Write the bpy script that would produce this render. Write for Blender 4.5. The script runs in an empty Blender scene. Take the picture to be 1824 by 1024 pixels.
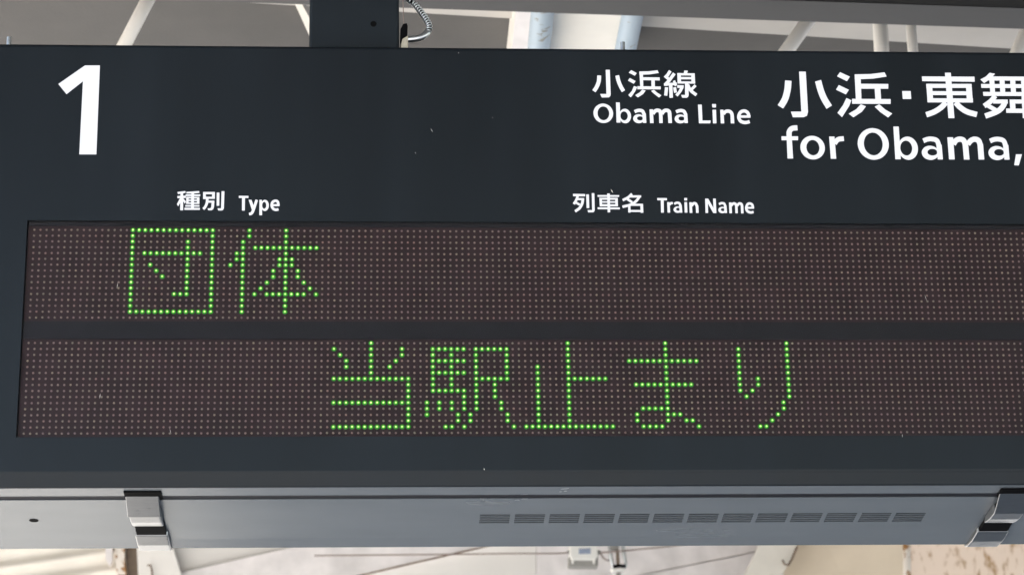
import bpy, bmesh, math, random
from mathutils import Vector, Matrix
random.seed(7)
S = bpy.context.scene
COL = S.collection

# ------------------------------------------------------------------ camera
cam_d = bpy.data.cameras.new("camera"); cam = bpy.data.objects.new("camera", cam_d); COL.objects.link(cam)
cam_d.sensor_fit = 'HORIZONTAL'; cam_d.sensor_width = 36.0; cam_d.lens = 79.8042
cam_d.clip_start = 0.05; cam_d.clip_end = 500
cam.matrix_world = Matrix(((0.998212, -0.002131, -0.059731, 0.446405), (-0.057421, -0.311563, -0.948489, -2.828773), (-0.016589, 0.950223, -0.311128, -1.005821), (0.0, 0.0, 0.0, 1.0)))
cam_d.dof.use_dof = True; cam_d.dof.focus_distance = 2.98; cam_d.dof.aperture_fstop = 14
S.camera = cam

# ------------------------------------------------------------------ light
EXP = 2.68; K = 2 ** -EXP
SUN = Vector((-0.62, 0.50, 0.60)).normalized()          # towards the sun
W = bpy.data.worlds.new("World"); S.world = W; W.use_nodes = True
nt = W.node_tree
sky = nt.nodes.new('ShaderNodeTexSky'); sky.sky_type = 'NISHITA'; sky.sun_disc = False
sky.sun_elevation = math.asin(SUN.z); sky.sun_rotation = math.atan2(SUN.x, SUN.y)
bg = nt.nodes['Background']; bg.inputs['Strength'].default_value = 0.10
nt.links.new(sky.outputs[0], bg.inputs['Color'])
sl = bpy.data.lights.new("sun", 'SUN'); sl.energy = 4.6; sl.angle = math.radians(0.5); sl.color = (1, .95, .87)
so = bpy.data.objects.new("sun", sl); COL.objects.link(so)
so.rotation_euler = SUN.to_track_quat('Z', 'Y').to_euler()
vs = S.view_settings
vs.view_transform = 'Standard'; vs.look = 'None'; vs.gamma = 1; vs.exposure = EXP; vs.use_curve_mapping = False
S.render.engine = 'CYCLES'
S.cycles.use_denoising = True
S.cycles.max_bounces = 8; S.cycles.diffuse_bounces = 5
S.cycles.sample_clamp_indirect = 4
S.cycles.caustics_reflective = False; S.cycles.caustics_refractive = False

# ------------------------------------------------------------------ materials
def mat(name, col, rough=.6, metal=0., var=.0, scale=20., bump=0., bscale=200., col2=None, lo=.45, hi=.6, spec=.5, det=4., stretch=None):
    m = bpy.data.materials.new(name); m.use_nodes = True
    n = m.node_tree; b = n.nodes['Principled BSDF']; L = n.links.new
    b.inputs['Roughness'].default_value = rough; b.inputs['Metallic'].default_value = metal
    b.inputs['Specular IOR Level'].default_value = spec
    tc = n.nodes.new('ShaderNodeTexCoord'); mp = n.nodes.new('ShaderNodeMapping'); L(tc.outputs['Object'], mp.inputs[0])
    if stretch: mp.inputs['Scale'].default_value = stretch
    c = (*col, 1)
    if var or col2:
        no = n.nodes.new('ShaderNodeTexNoise'); no.inputs['Scale'].default_value = scale; no.inputs['Detail'].default_value = det
        L(mp.outputs[0], no.inputs['Vector'])
        r = n.nodes.new('ShaderNodeValToRGB'); L(no.outputs['Fac'], r.inputs[0])
        r.color_ramp.elements[0].position = lo; r.color_ramp.elements[1].position = hi
        if col2: r.color_ramp.elements[0].color = c; r.color_ramp.elements[1].color = (*col2, 1)
        else:
            r.color_ramp.elements[0].position = .3; r.color_ramp.elements[1].position = .7
            r.color_ramp.elements[0].color = (*[x * (1 - var) for x in col], 1); r.color_ramp.elements[1].color = (*[min(1, x * (1 + var)) for x in col], 1)
        L(r.outputs[0], b.inputs['Base Color'])
        # uneven sheen
        mr = n.nodes.new('ShaderNodeMapRange'); L(no.outputs['Fac'], mr.inputs[0]); mr.inputs[3].default_value = max(0, rough - .07); mr.inputs[4].default_value = min(1, rough + .07)
        L(mr.outputs[0], b.inputs['Roughness'])
    else: b.inputs['Base Color'].default_value = c
    if bump:
        n2 = n.nodes.new('ShaderNodeTexNoise'); n2.inputs['Scale'].default_value = bscale; n2.inputs['Detail'].default_value = 3; L(mp.outputs[0], n2.inputs['Vector'])
        bp = n.nodes.new('ShaderNodeBump'); bp.inputs['Strength'].default_value = bump; bp.inputs['Distance'].default_value = .002
        L(n2.outputs['Fac'], bp.inputs['Height']); L(bp.outputs[0], b.inputs['Normal'])
    return m

def emis(name, col, st):
    m = bpy.data.materials.new(name); m.use_nodes = True
    b = m.node_tree.nodes['Principled BSDF']
    b.inputs['Base Color'].default_value = (*[.08 * x for x in col], 1); b.inputs['Emission Color'].default_value = (*col, 1); b.inputs['Emission Strength'].default_value = st
    b.inputs['Roughness'].default_value = .5
    return m

M = {}
M['face']   = mat('sign_face_black', (.0054, .0082, .0120), .42, 0, .16, 4, .05, 900, spec=.23, stretch=(3, 1, .35))
M['under']  = mat('sign_under_paint', (.098, .112, .130), .25, 0, .05, 5, .04, 1200, spec=1.0, stretch=(1, 3, 1))
M['gapblk'] = mat('gap_black', (.0025, .0027, .0034), .7, spec=.04)
M['seam']   = mat('seam_dark', (.013, .014, .020), .6, spec=.2)
M['ledbrd'] = mat('led_board', (.0285, .0160, .0185), .55, 0, .2, 25, spec=.2)
M['divid']  = mat('divider_plastic', (.0125, .0122, .0158), .5, 0, .1, 30, spec=.2)
M['steel']  = mat('stainless', (.20, .205, .215), .30, 1, .06, 60, .05, 500, stretch=(1, 8, 8))
M['rubber_shade'] = mat('black_rubber_shade', (.0026, .0026, .0031), .7, spec=.05)  # rubber parts, and black standing in for shade in holes and latch gaps
M['post']   = mat('post_paint', (.0055, .0088, .0132), .4, 0, .12, 12, spec=.3)
M['zinc']   = mat('zinc', (.55, .57, .6), .35, 1, .1, 200)
M['clipbg'] = mat('beige_plastic', (.42, .38, .31), .5, 0, .1, 80)
M['ceil']   = mat('grey_ceiling_board', (.087, .0835, .082), .85, 0, .10, 7, .3, 120)
M['cream']  = mat('cream_paint', (.74, .70, .64), .5, 0, .06, 9, .1, 60)
M['white']  = mat('white_board_paint', (.79, .765, .74), .6, 0, .05, 3, .15, 40)
M['lilac']  = mat('worn_white_paint', (.78, .745, .75), .6, 0, .14, 9, .2, 60)
M['whrust'] = mat('white_paint_rust_flakes', (.78, .72, .66), .6, 0, 0, 34, .3, 90, col2=(.34, .17, .06), lo=.50, hi=.56)
M['pkrust'] = mat('lit_pink_cream_paint_peeling', (.92, .75, .63), .65, 0, 0, 30, .4, 70, col2=(.44, .26, .12), lo=.53, hi=.70, det=8, stretch=(1.3, 1, .6))  # lit face of the column: light put into the paler colour, peeling rust real
M['tan']    = mat('shaded_cream_paint', (.60, .52, .42), .6, 0, .07, 5, .15, 60)  # shaded face of the same column, its shade put into the colour
M['rust']   = mat('rust', (.13, .08, .055), .85, 0, 0, 60, .4, 200, col2=(.24, .17, .12))
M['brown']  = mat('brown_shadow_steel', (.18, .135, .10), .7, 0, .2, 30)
M['blue']   = mat('pale_blue_paint', (.33, .41, .49), .5, 0, 0, 45, .15, 60, col2=(.22, .22, .20), lo=.63, hi=.68)
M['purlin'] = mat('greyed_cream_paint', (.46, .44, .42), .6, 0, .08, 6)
M['pipewh'] = mat('white_pipe_paint', (.85, .82, .77), .45, 0, .04, 12)
M['dkgrey'] = mat('dark_grey_beam', (.052, .052, .055), .6, 0, .1, 5, .1, 60)
M['black']  = mat('black_beam', (.003, .003, .0033), .7, 0, .1, 5, spec=.15)
M['boxwh']  = mat('white_plastic', (.74, .73, .71), .4)
M['boxgr']  = mat('grey_plastic', (.24, .235, .225), .5, 0, .1, 20)
M['lblue']  = mat('blue_label', (.26, .31, .42), .5, 0, .15, 60)
M['cable']  = mat('brown_cable', (.26, .20, .18), .6, 0, .2, 40)
M['ground'] = mat('platform_concrete', (.46, .44, .41), .9, 0, .1, 2, .3, 30)
M['letter'] = emis('backlit_letter_white', (.93, .945, 1.0), .93 * K)
M['tipon']  = emis('led_tip_green', (.80, 1.0, .55), 1.6 * K)
M['dieon']  = emis('led_die_green', (.42, 1.0, .12), 1.5 * K)
M['haloin'] = emis('led_halo_inner_green', (.05, 1.0, .01), .32 * K)  # inner ring of the lamp, glowing to imitate bloom
M['haloout']  = emis('led_halo_outer_green', (.05, 1.0, .03), .10 * K)  # outer ring, a faint glow standing in for the halo on the board
for k_ in ('tipon', 'dieon'):        # every lit lamp a little stronger or weaker
    n_ = M[k_].node_tree; b_ = n_.nodes['Principled BSDF']; oi = n_.nodes.new('ShaderNodeObjectInfo'); mr_ = n_.nodes.new('ShaderNodeMapRange')
    e_ = b_.inputs['Emission Strength'].default_value; mr_.inputs[3].default_value = e_ * .78; mr_.inputs[4].default_value = e_ * 1.2
    n_.links.new(oi.outputs['Random'], mr_.inputs[0]); n_.links.new(mr_.outputs[0], b_.inputs['Emission Strength'])
# unlit LED lenses: every lens a little different
def ledmat():
    m = bpy.data.materials.new('led_lens_unlit'); m.use_nodes = True; n = m.node_tree; b = n.nodes['Principled BSDF']
    g = n.nodes.new('ShaderNodeNewGeometry'); r = n.nodes.new('ShaderNodeValToRGB'); n.links.new(g.outputs['Random Per Island'], r.inputs[0])
    e = r.color_ramp.elements; e[0].color = (.27, .17, .14, 1); e[1].color = (.31, .255, .175, 1)
    x = e.new(.5); x.color = (.27, .20, .165, 1); x = e.new(.25); x.color = (.21, .15, .145, 1); x = e.new(.8); x.color = (.21, .19, .145, 1)
    n.links.new(r.outputs[0], b.inputs['Base Color']); b.inputs['Roughness'].default_value = .35
    return m
M['ledoff'] = ledmat()
def panemat():
    m = bpy.data.materials.new('clear_acrylic'); m.use_nodes = True; n = m.node_tree; n.nodes.clear()
    o = n.nodes.new('ShaderNodeOutputMaterial'); mx = n.nodes.new('ShaderNodeMixShader'); t = n.nodes.new('ShaderNodeBsdfTransparent'); g = n.nodes.new('ShaderNodeBsdfGlossy'); f = n.nodes.new('ShaderNodeFresnel')
    t.inputs[0].default_value = (.97, .965, .97, 1); g.inputs['Roughness'].default_value = .12; f.inputs[0].default_value = 1.14
    n.links.new(f.outputs[0], mx.inputs[0]); n.links.new(t.outputs[0], mx.inputs[1]); n.links.new(g.outputs[0], mx.inputs[2]); n.links.new(mx.outputs[0], o.inputs[0])
    return m
M['pane'] = panemat()

# ------------------------------------------------------------------ builders
def mesh(name, V, F, m, parent=None, smooth=False, mats=None, midx=None):
    me = bpy.data.meshes.new(name); me.from_pydata([tuple(v) for v in V], [], F); me.validate()
    for x in (mats or [m]): me.materials.append(M[x])
    if midx:
        for p, i in zip(me.polygons, midx): p.material_index = i
    bm = bmesh.new(); bm.from_mesh(me); bmesh.ops.recalc_face_normals(bm, faces=bm.faces); bm.to_mesh(me); bm.free()
    if smooth:
        for p in me.polygons: p.use_smooth = True
    o = bpy.data.objects.new(name, me); COL.objects.link(o)
    if parent: o.parent = parent
    return o
def tag(o, label=None, cat=None, group=None, kind=None):
    for k, v in (('label', label), ('category', cat), ('group', group), ('kind', kind)):
        if v: o[k] = v
    return o
def thing(name, label, cat, group=None):
    o = bpy.data.objects.new(name, None); COL.objects.link(o); return tag(o, label, cat, group)
def prism(pts, vec):
    n = len(pts); vec = Vector(vec); V = [Vector(p) for p in pts]; V += [p + vec for p in V]
    F = [tuple(range(n)), tuple(reversed(range(n, 2 * n)))] + [(i, i + n, (i + 1) % n + n, (i + 1) % n) for i in range(n)]
    return V, F
def bevel(o, w, seg=2):
    b = o.modifiers.new('bevel', 'BEVEL'); b.width = w; b.segments = seg; b.limit_method = 'ANGLE'; b.angle_limit = math.radians(40)
    return o
def box(x0, x1, y0, y1, z0, z1):
    return prism([(x0, y0, z0), (x1, y0, z0), (x1, y0, z1), (x0, y0, z1)], (0, y1 - y0, 0))
def tube(P, r, n=12, cap=True):
    P = [Vector(p) for p in P]; V = []; F = []
    rr = r if isinstance(r, (list, tuple)) else [r] * len(P)
    t0 = (P[1] - P[0]).normalized(); a = t0.orthogonal().normalized()
    for i, p in enumerate(P):
        t = (P[min(i + 1, len(P) - 1)] - P[max(i - 1, 0)]).normalized()
        a = (a - t * a.dot(t)).normalized(); b = t.cross(a)
        for k in range(n):
            w = 2 * math.pi * k / n; V.append(p + (a * math.cos(w) + b * math.sin(w)) * rr[i])
    for i in range(len(P) - 1):
        for k in range(n): F.append((i * n + k, i * n + (k + 1) % n, (i + 1) * n + (k + 1) % n, (i + 1) * n + k))
    if cap: F += [tuple(range(n)), tuple(range((len(P) - 1) * n, len(P) * n))]
    return V, F
def spline(P, n=10):
    P = [Vector(p) for p in P]; out = []
    for i in range(len(P) - 1):
        b, c = P[i], P[i + 1]; a = P[i - 1] if i else 2 * b - c; d = P[i + 2] if i + 2 < len(P) else 2 * c - b
        for k in range(n):
            u = k / n; out.append(.5 * ((2 * b) + (c - a) * u + (2 * a - 5 * b + 4 * c - d) * u * u + (3 * b - a - 3 * c + d) * u ** 3))
    return out + [P[-1]]

# ------------------------------------------------------------------ setting
GZ = -2.62
tag(mesh('ground', [(-60, -60, GZ), (60, -60, GZ), (60, 60, GZ), (-60, 60, GZ)], [(0, 1, 2, 3)], 'ground'), kind='structure')
CZ = 1.10
tag(mesh('ceiling', *prism([(-4.0, 14, CZ), (-4.0, -1.0, CZ), (-1.0, -1.0, CZ), (-1.0, -8.0, CZ), (8.0, -8.0, CZ), (8.0, 14, CZ)], (0, 0, .05)), 'ceil'), kind='structure')  # unseen front and back reach and the step shaped for shade and reflections

# ------------------------------------------------------------------ the sign
sign = thing('departure_sign', 'black hanging train departure sign with white lettering and green dot display', 'sign')
FY = -.006; X0, X1 = -.135, 2.69
WX0, WX1, WZ0, WZ1 = -.0088, 2.572, -.2806, .0112
TOP = .2632; SL = .1607
def und(v, h=0., x=0.):          # a point on the sloping underside, v metres back from the front edge, h below it
    c = 1 / math.sqrt(1 + SL * SL)
    return Vector((x, -.004 + c * v - SL * c * h, -.3452 - SL * c * v - c * h))
BACK = und(.214)
rows = [(BACK.y, BACK.z + .003), (BACK.y, TOP), (FY + .006, TOP)]
for k in range(1, 6):
    a = math.pi / 2 * k / 5; rows.append((FY + .006 - .006 * math.sin(a), TOP - .006 + .006 * math.cos(a)))
iu = len(rows)
rows += [(FY, WZ1), (FY, WZ0), (FY, -.3250), (FY + .0003, -.3270), (FY + .0009, -.3290), (FY + .0040, -.3440), (FY + .0046, -.3452), (FY + .0060, -.3457)]
xs = [X0, WX0, WX1, X1]
V = [(x, y, z) for (y, z) in rows for x in xs]; F = []
for r in range(len(rows) - 1):
    for c in range(3):
        if r == iu and c == 1: continue
        F.append((r * 4 + c, r * 4 + c + 1, r * 4 + 4 + c + 1, r * 4 + 4 + c))
n0 = len(V); RD = .010
V += [(WX0, RD, WZ1), (WX1, RD, WZ1), (WX1, RD, WZ0), (WX0, RD, WZ0)]
q = [iu * 4 + 1, iu * 4 + 2, iu * 4 + 6, iu * 4 + 5]
F += [(q[i], q[(i + 1) % 4], n0 + (i + 1) % 4, n0 + i) for i in range(4)]
for c in (0, 3): F.append(tuple(r * 4 + c for r in range(len(rows))))
housing = mesh('housing', V, F, 'face', sign)
for p in housing.data.polygons: p.use_smooth = False

# underside: front lip, dark gap, hinged door with vent slots and a folded rear edge
def ustrip(name, v0, v1, m, h0=0., t=.004):
    a, b = und(v0, h0), und(v1, h0); A, B = und(v0, h0 - t), und(v1, h0 - t)
    return mesh(name, *prism([(X0, a.y, a.z), (X0, b.y, b.z), (X0, B.y, B.z), (X0, A.y, A.z)], (X1 - X0, 0, 0)), m, sign)
ustrip('underside_lip', .0036, .0296, 'under', 0., .0011)
ustrip('underside_gap', .0290, .0440, 'seam', -.0012, .003)
# door grid with real slots
va, vb = .0435, .1815
gx = [X0]; ng = 13; slots_x = []
for g in range(ng):
    a = .5832 + .0461 * g; slots_x.append((a, a + .0397)); gx += [a, a + .0397]
gx.append(X1)
s0, sp, sw = .0982, .0067, .0046
gv = [va]; slots_v = []
for k in range(5): slots_v.append((s0 + sp * k, s0 + sp * k + sw)); gv += [s0 + sp * k, s0 + sp * k + sw]
gv.append(vb)
V = []; F = []; idx = {}
def vid(i, j, h=0.):
    key = (i, j, h)
    if key not in idx: idx[key] = len(V); V.append(und(gv[j], h, gx[i]))
    return idx[key]
for i in range(len(gx) - 1):
    for j in range(len(gv) - 1):
        if i % 2 == 1 and j % 2 == 1:
            for (a, b) in (((i, j), (i + 1, j)), ((i + 1, j), (i + 1, j + 1)), ((i + 1, j + 1), (i, j + 1)), ((i, j + 1), (i, j))):
                F.append((vid(*a), vid(*b), vid(*b, -.0012), vid(*a, -.0012)))
        else: F.append((vid(i, j), vid(i + 1, j), vid(i + 1, j + 1), vid(i, j + 1)))
# folded rear edge, turned up a few degrees, and the turned-up front edge
e0 = [vid(i, len(gv) - 1) for i in range(len(gx))]
f0 = []
for i, x in enumerate(gx):
    p = und(.2135, .0010, x); V.append(p); f0.append(len(V) - 1)
for i in range(len(gx) - 1): F.append((e0[i], e0[i + 1], f0[i + 1], f0[i]))
g0 = []
for i, x in enumerate(gx): V.append(und(va, -.001, x)); g0.append(len(V) - 1)
for i in range(len(gx) - 1): F.append((vid(i, 0), vid(i + 1, 0), g0[i + 1], g0[i]))
mesh('underside_door', V, F, 'under', sign)
ustrip('slot_shade_sheet', .0900, .1350, 'gapblk', -.0014)  # black sheet close behind the slots stands in for the shade inside
def disc(c, ax, ay, r, n=24): return [c + ax * (r * math.cos(2 * math.pi * k / n)) + ay * (r * math.sin(2 * math.pi * k / n)) for k in range(n)]
c = und(.1125, .0003, .0018); d = (und(.2) - und(.1)).normalized(); nn = (und(.1, -.01) - und(.1, 0)).normalized()
pts = disc(c, Vector((1, 0, 0)), d, .0060)
V, F = prism(pts, nn * .004); mesh('hole_disc', V, F, 'rubber_shade', sign)  # an open hole, drawn as a black disc for the shade in it

# LED boards
PIT = .008; NC = 320; ROW0 = (0., -(15 + 4.2878) * PIT)
LIT = {0: [], 1: []}
def h(b, r, c0, c1): LIT[b] += [(r, c) for c in range(c0, c1 + 1)]
def v(b, c, r0, r1): LIT[b] += [(r, c) for r in range(r0, r1 + 1)]
def d(b, *rc): LIT[b] += list(rc)
h(0, 0, 16, 29); h(0, 14, 16, 29); v(0, 16, 0, 14); v(0, 29, 0, 14); h(0, 4, 18, 27); v(0, 25, 2, 11); d(0, (11, 23), (11, 24), (6, 19), (7, 20), (8, 21))
v(0, 35, 0, 1); v(0, 34, 2, 14); d(0, (4, 33), (5, 33), (6, 32)); v(0, 41, 0, 14); h(0, 3, 36, 46)
d(0, (5, 40), (6, 40), (7, 39), (8, 39), (9, 38), (10, 37), (11, 36), (5, 42), (6, 42), (7, 43), (8, 43), (9, 44), (10, 45), (11, 46)); h(0, 11, 38, 44)
d(1, (1, 49), (2, 50), (3, 51), (4, 51), (1, 60), (2, 60), (3, 59), (4, 58)); v(1, 55, 0, 5); h(1, 6, 49, 61); v(1, 61, 6, 14); h(1, 10, 49, 61); h(1, 14, 49, 61)
v(1, 65, 1, 8); v(1, 68, 1, 8)
for r in (1, 3, 5, 8): h(1, r, 65, 70)
v(1, 70, 8, 11); v(1, 64, 10, 12); d(1, (10, 66), (11, 66), (10, 68), (11, 68), (12, 69), (13, 69), (12, 71), (13, 71), (14, 67), (14, 68), (14, 70))
v(1, 72, 1, 11); h(1, 1, 72, 77); v(1, 77, 1, 6); h(1, 6, 72, 77); v(1, 75, 7, 9); d(1, (10, 76), (11, 76), (12, 77), (13, 77), (14, 78))
v(1, 82, 4, 14); v(1, 87, 0, 14); h(1, 6, 87, 93); h(1, 14, 80, 94)
h(1, 3, 97, 108); v(1, 103, 0, 13); h(1, 7, 98, 107); h(1, 11, 99, 103); d(1, (12, 98), (12, 104), (12, 105), (13, 98), (13, 106), (13, 107), (14, 108)); h(1, 14, 99, 102)
v(1, 115, 1, 8); d(1, (9, 116), (8, 117), (6, 118), (7, 118)); v(1, 123, 0, 9); d(1, (10, 122), (11, 122), (12, 121), (13, 120), (14, 118), (14, 119))
def dome(r, hgt, n=8, seg=2):
    V = []; F = []
    prof = [(r, 0.)] + [(r * math.cos(math.pi / 2 * k / (seg + 1)), hgt * math.sin(math.pi / 2 * k / (seg + 1))) for k in range(1, seg + 1)]
    for (pr, ph) in prof:
        for k in range(n): V.append((pr * math.cos(2 * math.pi * k / n), -ph, pr * math.sin(2 * math.pi * k / n)))
    V.append((0, -hgt, 0))
    for i in range(seg):
        for k in range(n): F.append((i * n + k, i * n + (k + 1) % n, (i + 1) * n + (k + 1) % n, (i + 1) * n + k))
    for k in range(n): F.append((seg * n + k, seg * n + (k + 1) % n, len(V) - 1))
    return V, F
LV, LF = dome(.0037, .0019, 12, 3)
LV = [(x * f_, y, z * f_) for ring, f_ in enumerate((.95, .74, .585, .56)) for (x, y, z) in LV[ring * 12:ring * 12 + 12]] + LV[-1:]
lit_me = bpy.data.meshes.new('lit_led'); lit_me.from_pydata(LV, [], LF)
[lit_me.materials.append(M[k]) for k in ('haloout', 'haloin', 'dieon', 'tipon')]
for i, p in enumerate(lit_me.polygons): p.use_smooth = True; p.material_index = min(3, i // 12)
DV, DF = dome(.00160, .0014, 6, 1)
BZ = ((.0050, -.1250), (-.1493, -.2802))
for b in (0, 1):
    brd = mesh('led_board', *box(WX0 + .001, WX1 - .001, .0004, .004, BZ[b][1], BZ[b][0]), 'ledbrd', sign)
    tag(brd, ('upper', 'lower')[b] + ' dot display row of small round lamps')
    lit = set(LIT[b]); V = []; F = []
    for c in range(NC):
        for r in range(16):
            if (r, c) in lit: continue
            k = len(V); x = c * PIT + random.gauss(0, .00008); z = ROW0[b] - r * PIT + random.gauss(0, .00008)
            V += [(x + p[0], p[1], z + p[2]) for p in DV]; F += [tuple(i + k for i in f) for f in DF]
    me = bpy.data.meshes.new('unlit_led'); me.from_pydata(V, [], F); me.materials.append(M['ledoff'])
    for p in me.polygons: p.use_smooth = True
    o = bpy.data.objects.new('unlit_leds', me); COL.objects.link(o); o.parent = brd; o['kind'] = 'stuff'
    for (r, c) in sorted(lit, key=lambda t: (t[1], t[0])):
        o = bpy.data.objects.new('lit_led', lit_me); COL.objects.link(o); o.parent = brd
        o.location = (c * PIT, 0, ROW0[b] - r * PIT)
mesh('display_divider', *box(WX0 + .001, WX1 - .001, -.0008, .004, BZ[1][0] + .0003, BZ[0][1] - .0003), 'divid', sign)
mesh('display_top_strip', *box(WX0 + .001, WX1 - .001, -.0004, .004, BZ[0][0] + .0003, WZ1 - .0004), 'divid', sign)
mesh('window_pane', *box(WX0 + .0006, WX1 - .0006, -.0040, -.0028, WZ0 + .0006, WZ1 - .0006), 'pane', sign)
mesh('board_backing', *box(WX0 - .002, WX1 + .002, .0104, .016, WZ0 - .002, WZ1 + .002), 'gapblk', sign)

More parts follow.
